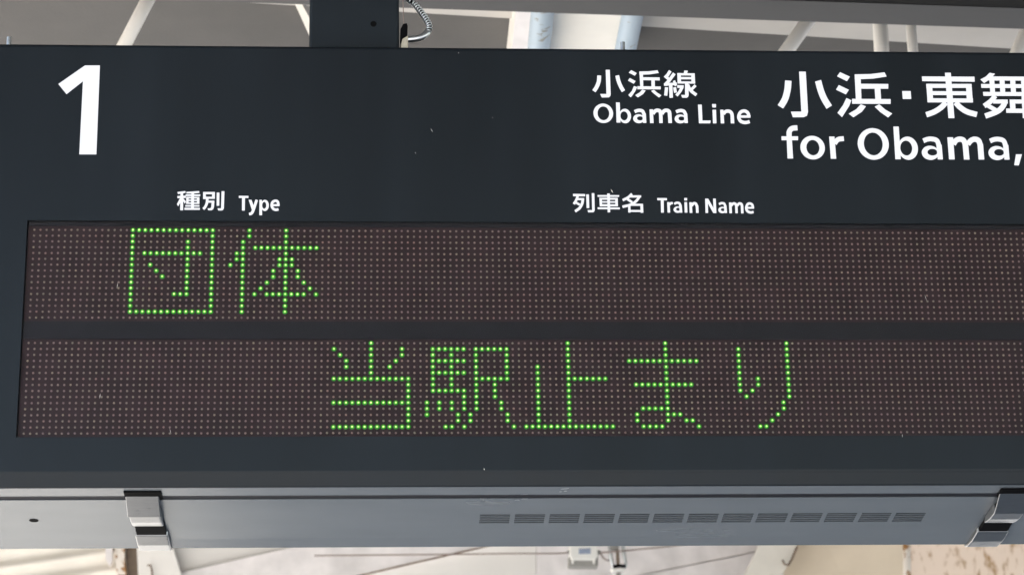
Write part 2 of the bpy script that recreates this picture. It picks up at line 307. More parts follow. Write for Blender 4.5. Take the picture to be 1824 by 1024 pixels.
# white lettering, each character its own piece
GL = [
('kanji','line',[(1,[7449,2224,7448,2206,7447,2188,7445,2170,7443,2154,7441,2140,7437,2125,7432,2111,7427,2097,7421,2083,7414,2070,7408,2057,7401,2045,7393,2033,7384,2020,7376,2007,7503,2221,7501,2203,7500,2185,7499,2167,7496,2147,7493,2128,7488,2110,7482,2092,7476,2075,7469,2059,7461,2044,7453,2029,7444,2014,7436,2001,7427,1988,7419,1976]),(0,[7567,2307,7623,2307,7624,1950,7619,1923,7598,1903,7502,1900,7480,1952,7566,1952]),(1,[7695,2218,7698,2203,7700,2189,7703,2173,7706,2158,7710,2141,7715,2124,7720,2107,7726,2090,7732,2073,7738,2056,7745,2040,7753,2024,7761,2009,7769,1994,7776,1980,7746,2231,7749,2216,7752,2201,7754,2187,7757,2173,7760,2158,7765,2143,7769,2127,7774,2111,7780,2096,7786,2081,7792,2066,7799,2052,7807,2038,7814,2023,7822,2008])]),
('kanji','line',[(0,[7915,2305,7989,2262,7962,2223,7880,2267]),(0,[7892,2189,7970,2144,7942,2104,7865,2151]),(0,[7944,2072,7988,2057,7956,1989,7897,1904,7863,1938,7915,2002]),(0,[8025,2286,8074,2287,8071,2066,8030,2066]),(0,[8025,2286,8151,2289,8274,2306,8289,2265,8166,2244,8072,2239,8023,2239]),(0,[8066,2201,8299,2200,8298,2156,8064,2158]),(0,[8184,2162,8231,2163,8229,2063,8182,2063]),(0,[7991,2068,8309,2066,8306,2024,7989,2023]),(0,[8056,2020,8101,2003,8064,1953,7991,1903,7956,1936,8019,1978]),(0,[8213,2018,8174,1999,8223,1950,8280,1903,8313,1937,8257,1975])]),
('kanji','line',[(1,[8431,2311,8379,2229,8466,2287,8414,2205]),(1,[8356,2210,8419,2150,8382,2242,8446,2182]),(1,[8485,2275,8407,2166,8352,2106,8519,2247,8440,2136,8382,2073]),(1,[8355,2077,8531,2090,8354,2115,8531,2128]),(1,[8477,2147,8501,2072,8508,2161,8533,2086]),(1,[8422,2100,8422,1901,8469,2102,8469,1904]),(1,[8366,2058,8350,1936,8410,2053,8393,1931]),(1,[8477,2052,8487,1973,8517,2060,8527,1981]),(0,[8640,2304,8690,2301,8675,2259,8630,2259]),(0,[8542,2265,8780,2263,8778,2231,8540,2231]),(0,[8542,2265,8590,2266,8588,2113,8540,2113]),(0,[8731,2263,8780,2263,8780,2111,8730,2111]),(0,[8585,2207,8733,2207,8731,2174,8584,2173]),(0,[8541,2142,8781,2142,8780,2110,8540,2111]),(0,[8641,2114,8688,2114,8684,1940,8674,1913,8653,1902,8594,1903,8582,1944,8635,1943]),(0,[8534,2086,8623,2084,8617,2044,8585,1985,8532,1919,8502,1948,8543,1993,8571,2045,8533,2046]),(1,[8658,2084,8664,2068,8670,2052,8676,2035,8684,2016,8695,1998,8710,1981,8726,1966,8743,1952,8760,1939,8775,1925,8697,2103,8704,2087,8709,2070,8715,2054,8721,2040,8729,2027,8740,2015,8754,2002,8770,1988,8786,1975,8803,1961]),(1,[8771,2100,8703,2029,8797,2071,8730,2000])]),
('letter','line',[(2,[7649,1671,7646,1643,7639,1617,7626,1592,7610,1571,7590,1553,7567,1540,7542,1532,7516,1529,7490,1531,7465,1539,7442,1552,7421,1569,7405,1591,7392,1615,7385,1642,7382,1669,7384,1697,7392,1723,7404,1748,7420,1770,7441,1787,7464,1801,7489,1809,7515,1812,7541,1809,7566,1801,7589,1788,7609,1771,7626,1750,7638,1725,7646,1699,7596,1671,7595,1651,7590,1632,7583,1615,7573,1600,7561,1587,7547,1578,7533,1572,7517,1570,7502,1572,7487,1577,7473,1586,7461,1599,7451,1614,7444,1631,7439,1650,7438,1670,7439,1689,7444,1708,7451,1725,7461,1741,7473,1753,7486,1763,7501,1768,7516,1771,7532,1769,7547,1763,7561,1754,7573,1741,7583,1726,7590,1709,7594,1690])]),
('letter','line',[(0,[7692,1831,7744,1829,7744,1537,7691,1537]),(2,[7890,1633,7889,1613,7884,1593,7876,1575,7866,1558,7854,1545,7840,1535,7825,1529,7809,1527,7793,1529,7778,1535,7764,1545,7752,1558,7742,1574,7734,1592,7730,1612,7728,1632,7730,1653,7734,1673,7742,1691,7752,1707,7764,1720,7778,1730,7793,1736,7809,1739,7825,1737,7840,1731,7854,1721,7866,1708,7876,1692,7884,1674,7889,1654,7846,1635,7845,1622,7842,1610,7837,1598,7831,1589,7824,1580,7815,1574,7806,1570,7796,1569,7786,1570,7777,1574,7768,1580,7761,1588,7754,1598,7750,1609,7747,1621,7746,1634,7747,1647,7750,1659,7754,1670,7760,1680,7768,1689,7777,1695,7786,1699,7796,1700,7806,1699,7815,1695,7824,1689,7831,1681,7837,1671,7842,1660,7845,1648])]),
('letter','line',[(0,[8043,1674,8092,1674,8095,1535,8049,1535]),(1,[7949,1674,7956,1677,7962,1680,7967,1683,7972,1685,7978,1687,7984,1689,7991,1691,7997,1692,8002,1693,8008,1692,8014,1692,8020,1691,8026,1689,8030,1687,8033,1685,8034,1683,8037,1678,8039,1670,8043,1660,8046,1651,7932,1718,7938,1720,7944,1724,7950,1727,7958,1730,7966,1733,7974,1736,7983,1738,7992,1740,8002,1741,8012,1741,8022,1740,8032,1738,8043,1735,8054,1730,8065,1722,8073,1711,8078,1699,8082,1688,8085,1679,8088,1670]),(2,[8069,1595,8068,1582,8063,1570,8056,1559,8047,1549,8035,1541,8022,1535,8008,1531,7993,1529,7978,1531,7964,1534,7951,1540,7939,1548,7930,1558,7923,1569,7919,1581,7917,1594,7919,1607,7923,1619,7930,1631,7939,1641,7951,1649,7964,1655,7978,1659,7993,1660,8008,1659,8022,1655,8035,1649,8047,1641,8056,1631,8063,1620,8068,1608,8053,1600,8053,1595,8050,1589,8046,1584,8041,1579,8035,1575,8028,1572,8020,1570,8012,1570,8003,1570,7996,1572,7988,1575,7982,1578,7977,1583,7973,1588,7971,1594,7970,1600,7971,1606,7973,1612,7977,1617,7982,1621,7988,1625,7996,1628,8004,1630,8012,1631,8020,1630,8028,1628,8035,1626,8041,1622,8046,1617,8050,1612,8053,1606])]),
('letter','line',[(0,[8144,1733,8190,1733,8193,1533,8145,1533]),(0,[8270,1676,8318,1676,8316,1534,8269,1534]),(0,[8390,1676,8440,1677,8442,1535,8393,1535]),(1,[8207,1652,8213,1660,8218,1669,8223,1677,8227,1682,8230,1685,8234,1688,8238,1690,8242,1691,8247,1692,8251,1692,8255,1692,8259,1691,8263,1690,8266,1688,8266,1688,8266,1688,8267,1685,8267,1679,8268,1670,8270,1661,8168,1680,8173,1688,8178,1697,8185,1706,8192,1717,8201,1726,8212,1733,8222,1738,8233,1742,8243,1744,8253,1745,8264,1744,8274,1741,8285,1738,8295,1732,8304,1723,8311,1710,8314,1698,8316,1688,8316,1680,8318,1672]),(1,[8328,1652,8334,1661,8340,1670,8344,1678,8348,1683,8352,1686,8355,1689,8359,1691,8364,1692,8368,1693,8372,1693,8375,1693,8379,1692,8383,1690,8386,1688,8387,1687,8387,1687,8388,1684,8389,1678,8390,1669,8392,1661,8289,1681,8294,1689,8300,1698,8306,1707,8313,1717,8323,1727,8333,1734,8343,1739,8354,1743,8365,1745,8375,1745,8386,1744,8397,1741,8407,1737,8417,1730,8426,1722,8432,1710,8436,1699,8437,1689,8438,1681,8440,1674])]),
('letter','line',[(0,[8607,1675,8655,1676,8658,1537,8612,1536]),(1,[8513,1675,8519,1678,8525,1681,8531,1684,8536,1686,8541,1688,8547,1690,8554,1692,8560,1693,8566,1694,8571,1694,8577,1693,8584,1692,8590,1690,8594,1688,8596,1687,8598,1684,8600,1679,8603,1672,8606,1662,8610,1652,8495,1719,8501,1722,8507,1725,8514,1728,8522,1732,8530,1735,8538,1737,8546,1739,8556,1741,8566,1743,8576,1742,8586,1741,8596,1739,8607,1736,8618,1731,8628,1723,8637,1712,8642,1700,8646,1690,8649,1680,8652,1672]),(2,[8632,1597,8631,1584,8626,1571,8619,1560,8610,1550,8598,1542,8585,1536,8570,1532,8556,1531,8541,1532,8527,1535,8513,1541,8502,1549,8493,1559,8486,1570,8481,1583,8480,1595,8482,1608,8486,1621,8493,1632,8503,1642,8514,1650,8527,1656,8542,1660,8557,1661,8571,1660,8586,1657,8599,1651,8610,1643,8620,1633,8627,1622,8631,1609,8617,1602,8616,1596,8613,1590,8609,1585,8604,1580,8598,1576,8590,1573,8583,1572,8574,1571,8566,1572,8558,1573,8551,1576,8545,1580,8540,1584,8536,1590,8534,1595,8533,1601,8534,1607,8536,1613,8540,1618,8545,1623,8552,1627,8559,1630,8567,1631,8575,1632,8583,1631,8591,1630,8598,1627,8604,1623,8610,1619,8613,1613,8616,1608])]),
('letter','line',[(0,[8806,1806,8858,1807,8857,1575,8969,1576,8962,1535,8808,1534])]),
('letter','line',[(0,[8998,1816,9052,1816,9050,1766,9001,1766]),(0,[9000,1733,9049,1733,9046,1535,8999,1534])]),
('letter','line',[(0,[9106,1734,9150,1734,9152,1535,9105,1535]),(1,[9164,1656,9170,1664,9175,1671,9179,1677,9183,1681,9186,1684,9189,1686,9193,1688,9198,1689,9203,1690,9208,1690,9212,1690,9217,1689,9222,1687,9227,1685,9230,1683,9232,1681,9234,1679,9236,1675,9238,1670,9240,1666,9241,1662,9241,1657,9242,1651,9242,1644,9243,1636,9130,1686,9134,1692,9139,1699,9145,1707,9152,1716,9161,1724,9171,1729,9181,1734,9191,1737,9201,1738,9211,1739,9221,1738,9231,1736,9240,1733,9250,1729,9258,1723,9266,1716,9272,1708,9276,1700,9280,1692,9283,1683,9285,1674,9286,1665,9287,1657,9287,1650,9288,1643]),(0,[9242,1661,9288,1661,9289,1536,9241,1536])]),
('letter','line',[(0,[9375,1654,9516,1655,9513,1620,9373,1619]),(1,[9514,1634,9514,1643,9513,1651,9512,1661,9511,1672,9508,1683,9504,1692,9500,1701,9494,1710,9487,1718,9479,1725,9471,1731,9461,1736,9450,1740,9438,1742,9426,1742,9414,1740,9401,1737,9389,1732,9376,1724,9364,1713,9354,1700,9346,1685,9339,1669,9334,1652,9331,1635,9331,1619,9334,1602,9339,1587,9346,1572,9354,1559,9366,1548,9379,1540,9392,1534,9405,1530,9418,1527,9430,1525,9443,1526,9454,1527,9463,1529,9472,1531,9480,1533,9488,1535,9495,1538,9500,1540,9506,1543,9470,1627,9469,1636,9469,1645,9468,1653,9467,1659,9466,1665,9464,1670,9461,1675,9458,1680,9455,1683,9452,1686,9448,1689,9442,1692,9437,1694,9431,1695,9426,1695,9420,1694,9413,1692,9406,1689,9400,1685,9395,1681,9390,1674,9385,1665,9380,1654,9377,1643,9375,1634,9375,1626,9377,1617,9380,1607,9384,1598,9388,1592,9393,1588,9401,1583,9410,1579,9419,1576,9428,1574,9435,1573,9442,1573,9449,1574,9457,1575,9465,1577,9471,1578,9475,1580,9480,1582,9486,1585,9493,1587])]),
('kanji','dest',[(1,[10016,2172,10012,2144,10009,2117,10006,2090,10002,2065,9998,2040,9992,2014,9985,1988,9977,1962,9969,1938,9960,1915,9949,1894,9937,1874,9924,1852,9909,1830,9894,1807,10105,2165,10101,2138,10098,2111,10095,2083,10091,2054,10085,2025,10078,1996,10070,1966,10062,1937,10052,1907,10040,1878,10026,1850,10011,1825,9996,1801,9981,1779,9967,1757]),(0,[10215,2303,10308,2303,10305,1712,10287,1655,10242,1633,10092,1631,10070,1713,10213,1715]),(1,[10426,2157,10432,2128,10437,2099,10442,2069,10449,2039,10455,2010,10463,1983,10471,1956,10479,1930,10488,1905,10499,1879,10511,1853,10523,1828,10536,1804,10549,1780,10561,1757,10512,2182,10518,2153,10523,2123,10529,2094,10534,2067,10540,2041,10547,2016,10554,1992,10562,1968,10570,1945,10579,1923,10589,1900,10601,1878,10613,1854,10626,1831,10638,1807])]),
('kanji','dest',[(0,[10780,2300,10912,2233,10867,2166,10735,2237]),(0,[10751,2109,10886,2039,10840,1971,10708,2040]),(0,[10844,1919,10910,1885,10873,1799,10766,1637,10707,1699,10791,1814]),(0,[10979,2268,11061,2269,11050,1907,10972,1906]),(0,[10979,2268,11196,2274,11394,2302,11419,2239,11231,2207,11056,2197,10976,2197]),(0,[11050,2129,11434,2129,11429,2059,11045,2056]),(0,[11241,2068,11321,2069,11320,1902,11240,1901]),(0,[10919,1906,11451,1906,11446,1835,10916,1833]),(0,[11035,1826,11104,1796,11043,1717,10921,1634,10859,1687,10967,1753]),(0,[11288,1828,11223,1791,11295,1714,11397,1635,11458,1694,11366,1751])]),
('dot','dest',[(0,[11619,2027,11737,2028,11736,1911,11619,1910])]),
('kanji','dest',[(0,[11908,2246,12637,2248,12634,2173,11907,2176]),(0,[12231,2303,12313,2304,12311,1634,12228,1633]),(0,[11959,2137,12587,2140,12584,2081,11956,2076]),(0,[11959,2137,12040,2138,12037,1863,11958,1862]),(0,[12508,2140,12587,2140,12584,1865,12501,1864]),(0,[12032,2028,12514,2029,12509,1972,12028,1970]),(0,[11957,1923,12589,1924,12584,1864,11957,1862]),(1,[12185,1889,12170,1873,12156,1858,12143,1843,12130,1830,12116,1818,12100,1805,12082,1793,12063,1780,12044,1769,12024,1758,12005,1749,11984,1741,11962,1733,11939,1725,11916,1717,12235,1835,12222,1821,12208,1806,12194,1790,12177,1773,12159,1757,12139,1742,12118,1727,12096,1713,12074,1700,12051,1687,12027,1676,12003,1667,11980,1658,11957,1650,11934,1642]),(1,[12314,1836,12325,1821,12336,1807,12349,1791,12362,1774,12378,1759,12395,1744,12413,1729,12432,1715,12453,1702,12477,1690,12503,1679,12531,1670,12558,1663,12586,1656,12612,1648,12373,1890,12385,1875,12396,1860,12407,1845,12418,1832,12430,1820,12445,1807,12460,1795,12476,1783,12493,1772,12512,1763,12533,1754,12557,1747,12583,1740,12610,1732,12637,1725])]),
('kanji','dest',[(0,[12853,2308,12928,2294,12859,2216,12763,2154,12715,2207,12795,2251]),(0,[12853,2254,13505,2255,13500,2196,12829,2192]),(0,[12719,2140,13543,2143,13538,2086,12719,2082]),(0,[12736,2023,13533,2025,13528,1968,12738,1964]),(0,[12839,2206,12908,2206,12904,2012,12837,2011]),(0,[12981,2207,13050,2207,13045,2013,12976,2013]),(0,[13127,2208,13199,2209,13194,2014,13125,2014]),(0,[13279,2209,13348,2210,13342,2015,13273,2015]),(0,[13425,2211,13494,2211,13488,2017,13419,2016]),(1,[12875,1988,12862,1972,12851,1957,12840,1942,12828,1929,12815,1916,12800,1902,12781,1888,12760,1873,12738,1857,12717,1842,12926,1944,12914,1929,12903,1914,12890,1898,12876,1880,12858,1863,12838,1845,12817,1829,12795,1813,12773,1798,12753,1783]),(0,[12891,1910,13068,1911,13066,1852,12857,1851]),(1,[12993,1913,12989,1895,12985,1879,12982,1865,12979,1855,12973,1844,12963,1830,12950,1815,12936,1800,12919,1785,12899,1771,12873,1758,12840,1744,12803,1730,12765,1716,12727,1702,13065,1899,13061,1884,13058,1868,13054,1849,13046,1827,13034,1805,13019,1784,13003,1764,12983,1743,12959,1722,12930,1703,12897,1686,12860,1670,12822,1656,12783,1642,12747,1628]),(1,[12772,1791,12876,1726,12804,1844,12908,1779]),(0,[13094,1911,13168,1912,13166,1770,13091,1769]),(0,[13094,1911,13503,1913,13498,1853,13092,1852]),(0,[13034,1777,13529,1776,13524,1715,13032,1714]),(0,[13265,1979,13339,1980,13328,1637,13254,1636])]),
('letter','dest',[(0,[9992,1388,10062,1388,10063,1033,9987,1032]),(1,[10061,1370,10062,1382,10063,1394,10064,1402,10065,1407,10066,1411,10069,1416,10073,1423,10077,1428,10082,1432,10086,1434,10092,1436,10102,1437,10115,1438,10131,1439,10147,1440,9991,1373,9992,1383,9992,1394,9993,1407,9996,1424,10002,1440,10010,1454,10019,1468,10030,1481,10044,1493,10062,1504,10081,1510,10099,1512,10116,1514,10132,1514,10146,1516]),(0,[9921,1353,10148,1354,10145,1297,9920,1296])]),
('letter','dest',[(2,[10504,1193,10501,1159,10491,1127,10475,1097,10454,1071,10429,1050,10400,1034,10368,1024,10336,1021,10303,1024,10272,1033,10243,1049,10218,1070,10198,1096,10182,1125,10173,1157,10170,1191,10173,1224,10183,1256,10199,1286,10219,1312,10245,1334,10274,1350,10305,1360,10338,1363,10371,1360,10402,1350,10431,1335,10456,1314,10477,1288,10492,1258,10501,1226,10430,1192,10428,1170,10422,1150,10414,1130,10403,1113,10389,1099,10374,1089,10357,1083,10340,1080,10323,1082,10306,1089,10291,1099,10278,1113,10267,1129,10259,1149,10254,1169,10252,1191,10254,1213,10259,1234,10268,1253,10279,1270,10292,1284,10308,1294,10324,1301,10342,1303,10359,1301,10376,1295,10391,1285,10404,1271,10415,1254,10423,1235,10428,1214])]),
('letter','dest',[(0,[10572,1354,10645,1354,10650,1033,10575,1033]),(1,[10664,1231,10674,1244,10683,1257,10691,1268,10698,1275,10703,1279,10711,1282,10723,1285,10738,1286,10755,1288,10773,1290,10614,1274,10623,1285,10632,1298,10643,1313,10657,1328,10676,1342,10697,1351,10718,1355,10737,1357,10753,1358,10770,1360])]),
('letter','dest',[(2,[11382,1252,11377,1207,11364,1164,11344,1124,11316,1089,11284,1060,11247,1039,11206,1026,11165,1021,11123,1025,11084,1038,11047,1059,11015,1087,10989,1122,10970,1161,10959,1204,10955,1249,10960,1294,10973,1337,10993,1377,11020,1412,11053,1441,11090,1463,11130,1476,11172,1481,11213,1476,11253,1464,11290,1443,11322,1414,11348,1379,11367,1340,11378,1297,11297,1251,11294,1219,11286,1188,11274,1159,11257,1134,11237,1114,11215,1098,11191,1089,11166,1085,11141,1088,11117,1098,11095,1113,11076,1133,11060,1158,11049,1186,11042,1217,11040,1250,11043,1282,11051,1313,11063,1342,11079,1367,11099,1388,11121,1403,11146,1413,11171,1416,11196,1413,11220,1404,11242,1388,11261,1368,11277,1343,11288,1314,11295,1283])]),
('letter','dest',[(0,[11461,1505,11535,1506,11530,1031,11455,1030]),(2,[11776,1192,11773,1159,11765,1127,11752,1098,11734,1072,11713,1051,11689,1035,11664,1026,11637,1022,11610,1025,11585,1035,11562,1050,11541,1071,11525,1096,11512,1125,11505,1157,11503,1190,11506,1223,11514,1255,11527,1284,11545,1310,11566,1331,11590,1346,11615,1356,11642,1360,11669,1357,11694,1347,11718,1332,11738,1311,11755,1285,11767,1256,11774,1224,11697,1193,11695,1172,11690,1152,11682,1133,11672,1117,11659,1103,11645,1093,11630,1087,11614,1085,11598,1087,11583,1093,11569,1103,11557,1116,11547,1132,11540,1151,11535,1171,11534,1192,11536,1213,11541,1234,11549,1252,11559,1269,11572,1282,11586,1292,11601,1299,11617,1301,11633,1299,11648,1293,11662,1283,11674,1269,11684,1253,11691,1234,11696,1214])]),
('letter','dest',[(0,[12032,1245,12105,1245,12106,1031,12035,1031]),(1,[11869,1268,11880,1273,11890,1279,11900,1283,11908,1287,11916,1289,11926,1291,11937,1293,11948,1294,11958,1295,11969,1294,11981,1292,11995,1290,12006,1287,12014,1283,12018,1280,12022,1274,12026,1264,12029,1248,12033,1230,12038,1213,11847,1330,11857,1335,11867,1340,11879,1345,11892,1351,11906,1355,11920,1358,11934,1361,11949,1363,11965,1363,11981,1362,11996,1360,12013,1357,12031,1352,12050,1343,12068,1329,12080,1310,12087,1289,12092,1270,12096,1252,12100,1236]),(2,[12058,1126,12055,1106,12048,1087,12037,1069,12022,1054,12004,1041,11983,1031,11961,1025,11938,1023,11915,1025,11894,1031,11873,1040,11856,1053,11842,1068,11831,1086,11825,1105,11823,1125,11825,1145,11832,1164,11844,1182,11858,1198,11876,1211,11897,1221,11919,1227,11942,1229,11965,1227,11987,1221,12007,1212,12025,1199,12039,1184,12049,1166,12056,1147,12038,1136,12036,1126,12032,1117,12026,1109,12017,1101,12007,1095,11995,1091,11982,1088,11969,1087,11956,1088,11943,1090,11932,1095,11921,1101,11913,1108,11907,1116,11903,1125,11902,1135,11904,1144,11908,1153,11914,1162,11923,1169,11933,1175,11945,1180,11958,1183,11971,1184,11984,1183,11997,1180,12009,1176,12019,1170,12027,1162,12033,1154,12037,1145])]),
('letter','dest',[(0,[12191,1354,12271,1354,12268,1032,12190,1032]),(0,[12392,1257,12470,1258,12471,1031,12394,1031]),(0,[12597,1259,12675,1259,12673,1033,12595,1032]),(1,[12295,1231,12303,1243,12310,1255,12316,1265,12321,1272,12325,1276,12330,1279,12337,1283,12344,1286,12351,1288,12357,1288,12363,1288,12370,1287,12376,1285,12380,1282,12382,1280,12384,1278,12386,1272,12388,1261,12391,1247,12395,1234,12236,1271,12243,1282,12250,1293,12258,1307,12269,1321,12282,1335,12297,1345,12312,1353,12328,1360,12345,1364,12361,1366,12377,1365,12393,1362,12409,1357,12425,1348,12439,1336,12450,1318,12456,1301,12460,1286,12463,1273,12466,1261]),(1,[12492,1230,12501,1241,12510,1253,12517,1262,12523,1269,12528,1274,12535,1279,12542,1283,12550,1286,12556,1288,12561,1289,12567,1288,12573,1287,12580,1284,12585,1282,12587,1279,12588,1277,12590,1272,12593,1261,12596,1248,12600,1235,12437,1275,12445,1286,12453,1297,12463,1309,12474,1322,12488,1335,12502,1344,12516,1353,12532,1359,12548,1364,12566,1366,12583,1365,12599,1362,12615,1356,12630,1347,12644,1335,12654,1318,12661,1301,12664,1286,12667,1274,12670,1262])]),
('letter','dest',[(0,[12948,1247,13022,1248,13021,1034,12950,1033]),(1,[12785,1271,12796,1276,12807,1281,12816,1286,12825,1289,12833,1292,12843,1294,12854,1296,12865,1297,12875,1298,12886,1297,12899,1295,12912,1293,12923,1290,12931,1286,12936,1282,12939,1277,12943,1267,12946,1251,12950,1233,12954,1215,12764,1333,12774,1338,12784,1343,12796,1348,12809,1354,12823,1358,12837,1361,12852,1364,12867,1365,12883,1366,12898,1365,12914,1363,12931,1360,12949,1355,12968,1346,12985,1332,12998,1313,13005,1292,13009,1272,13013,1255,13017,1239]),(2,[12973,1129,12971,1109,12963,1090,12952,1072,12937,1056,12919,1043,12898,1034,12876,1028,12853,1025,12830,1027,12808,1033,12788,1042,12770,1055,12756,1071,12746,1088,12740,1107,12738,1128,12741,1148,12748,1167,12759,1185,12774,1201,12792,1214,12813,1223,12835,1229,12858,1231,12881,1229,12903,1224,12923,1214,12941,1202,12955,1186,12966,1168,12972,1149,12954,1138,12952,1129,12948,1120,12942,1111,12933,1104,12922,1098,12910,1093,12898,1090,12884,1089,12871,1090,12858,1093,12847,1097,12836,1103,12828,1110,12822,1119,12818,1128,12817,1137,12819,1147,12823,1156,12830,1164,12838,1172,12849,1178,12861,1182,12874,1185,12887,1186,12900,1185,12913,1183,12925,1178,12935,1172,12943,1165,12949,1157,12953,1148])]),
('comma','dest',[(0,[13115,1112,13198,1113,13140,951,13077,953])]),
('numeral','num',[(0,[567,2311,765,2313,769,1036,545,1035,549,2080,341,1893,225,2039])]),
('kanji','type',[(0,[1848,512,1948,526,1959,506,1921,491,1855,484]),(0,[1849,456,1958,462,1961,428,1851,425]),(0,[1889,495,1923,495,1930,256,1891,256]),(0,[1886,428,1907,396,1864,311,1846,341]),(0,[1923,426,1964,379,1951,348,1922,387]),(0,[1965,513,2131,526,2138,501,2046,491,1967,491]),(0,[1957,479,2150,478,2147,454,1958,454]),(0,[1966,443,2138,442,2138,421,1966,420]),(0,[1966,443,1996,443,1998,344,1968,344]),(0,[2105,442,2138,442,2140,344,2108,344]),(0,[1996,403,2108,403,2109,384,1996,383]),(0,[1968,365,2140,364,2140,344,1968,344]),(0,[2031,500,2066,500,2070,276,2033,276]),(0,[1957,327,2142,327,2142,305,1956,304]),(0,[1947,289,2148,288,2148,261,1947,260])]),
('kanji','type',[(0,[2184,514,2339,515,2339,483,2185,483]),(0,[2184,514,2220,514,2223,414,2187,414]),(0,[2302,514,2339,515,2340,419,2303,419]),(0,[2186,447,2340,447,2341,418,2187,418]),(1,[2225,420,2224,407,2223,394,2223,381,2222,369,2220,359,2217,349,2214,339,2210,329,2205,320,2201,312,2198,306,2194,302,2190,297,2185,292,2180,287,2259,417,2258,404,2258,391,2257,377,2256,363,2253,350,2250,336,2245,324,2240,312,2235,302,2230,292,2225,284,2219,277,2214,271,2209,266,2205,261]),(0,[2242,393,2335,393,2336,363,2242,363]),(0,[2300,393,2335,393,2332,303,2321,270,2299,257,2259,257,2248,284,2285,285,2296,303]),(0,[2363,505,2399,505,2400,320,2366,320]),(0,[2426,524,2464,524,2462,286,2450,260,2430,254,2388,255,2378,285,2425,285])]),
('letter','type',[(0,[2653,463,2781,462,2780,433,2655,432]),(0,[2696,433,2735,433,2736,256,2699,256])]),
('letter','type',[(0,[2783,407,2821,407,2856,309,2842,256,2829,263]),(1,[2873,413,2867,392,2860,370,2854,348,2848,328,2843,311,2839,296,2835,283,2832,272,2829,263,2826,255,2822,247,2819,241,2816,236,2813,232,2811,230,2809,229,2806,229,2802,228,2795,227,2789,226,2907,401,2900,380,2894,358,2888,337,2882,316,2877,299,2873,284,2869,271,2865,260,2862,249,2858,239,2854,229,2849,221,2844,213,2838,206,2831,199,2822,194,2813,191,2806,190,2800,190,2795,189])]),
('letter','type',[(0,[2925,407,2957,408,2964,192,2927,192]),(2,[3050,330,3049,314,3047,299,3042,286,3035,274,3028,264,3019,257,3009,252,2999,251,2988,252,2978,257,2969,264,2961,274,2954,285,2949,299,2946,314,2945,329,2946,344,2949,359,2953,373,2960,385,2968,394,2977,402,2986,406,2997,408,3007,406,3017,402,3026,395,3034,385,3041,373,3046,360,3049,345,3016,331,3015,321,3014,312,3012,304,3008,297,3004,291,3000,286,2995,284,2990,283,2984,284,2979,286,2975,291,2970,297,2967,304,2964,312,2963,321,2962,330,2963,340,2964,349,2966,357,2970,364,2974,370,2978,375,2983,378,2988,379,2994,378,2999,375,3003,371,3007,365,3011,357,3013,349,3015,340])]),
('letter','type',[(0,[3103,347,3192,348,3190,319,3103,319]),(1,[3191,333,3190,341,3190,350,3189,358,3188,367,3186,376,3183,383,3180,390,3175,396,3170,401,3165,405,3159,408,3152,411,3144,413,3136,413,3127,412,3118,410,3110,406,3101,401,3092,395,3085,386,3079,376,3075,365,3072,354,3070,342,3070,330,3072,318,3075,306,3079,295,3085,285,3092,275,3100,267,3108,261,3118,257,3127,253,3137,251,3147,251,3157,252,3166,254,3173,256,3181,257,3158,330,3157,338,3156,347,3155,355,3155,361,3154,365,3152,368,3151,370,3151,371,3150,372,3148,374,3145,375,3142,376,3139,377,3137,377,3134,377,3130,376,3124,373,3119,370,3115,367,3112,364,3109,359,3107,353,3105,346,3104,338,3104,332,3105,326,3107,318,3110,311,3113,304,3116,299,3120,296,3124,293,3130,290,3136,288,3141,287,3146,287,3151,287,3158,289,3166,291,3174,292])]),
('kanji','name',[(0,[7076,512,7239,509,7238,477,7078,478]),(1,[7123,484,7119,473,7116,463,7113,453,7109,444,7105,434,7099,424,7093,412,7085,400,7077,388,7070,376,7154,473,7151,463,7147,453,7144,442,7140,431,7134,419,7128,406,7120,394,7113,381,7105,369,7098,357]),(0,[7138,452,7224,451,7223,422,7134,422]),(1,[7189,450,7187,436,7186,421,7184,408,7182,395,7179,383,7174,371,7169,358,7162,345,7155,334,7147,323,7138,314,7127,306,7115,297,7102,288,7089,279,7224,446,7223,433,7221,419,7220,404,7217,388,7213,372,7207,357,7200,342,7192,326,7183,312,7173,298,7160,286,7147,275,7133,266,7120,257,7108,248]),(1,[7103,376,7156,343,7118,403,7171,370]),(0,[7252,503,7289,504,7289,310,7253,310]),(0,[7327,522,7362,521,7360,281,7353,260,7336,251,7273,250,7265,282,7326,282])]),
('kanji','name',[(0,[7404,496,7695,496,7691,472,7405,471]),(0,[7427,457,7460,457,7462,336,7430,336]),(0,[7639,456,7673,457,7672,337,7638,337]),(0,[7427,457,7673,457,7672,430,7428,430]),(0,[7456,408,7643,408,7642,387,7455,388]),(0,[7429,366,7673,365,7672,337,7430,337]),(0,[7399,321,7696,321,7695,294,7400,295]),(0,[7533,518,7569,518,7566,252,7532,251])]),
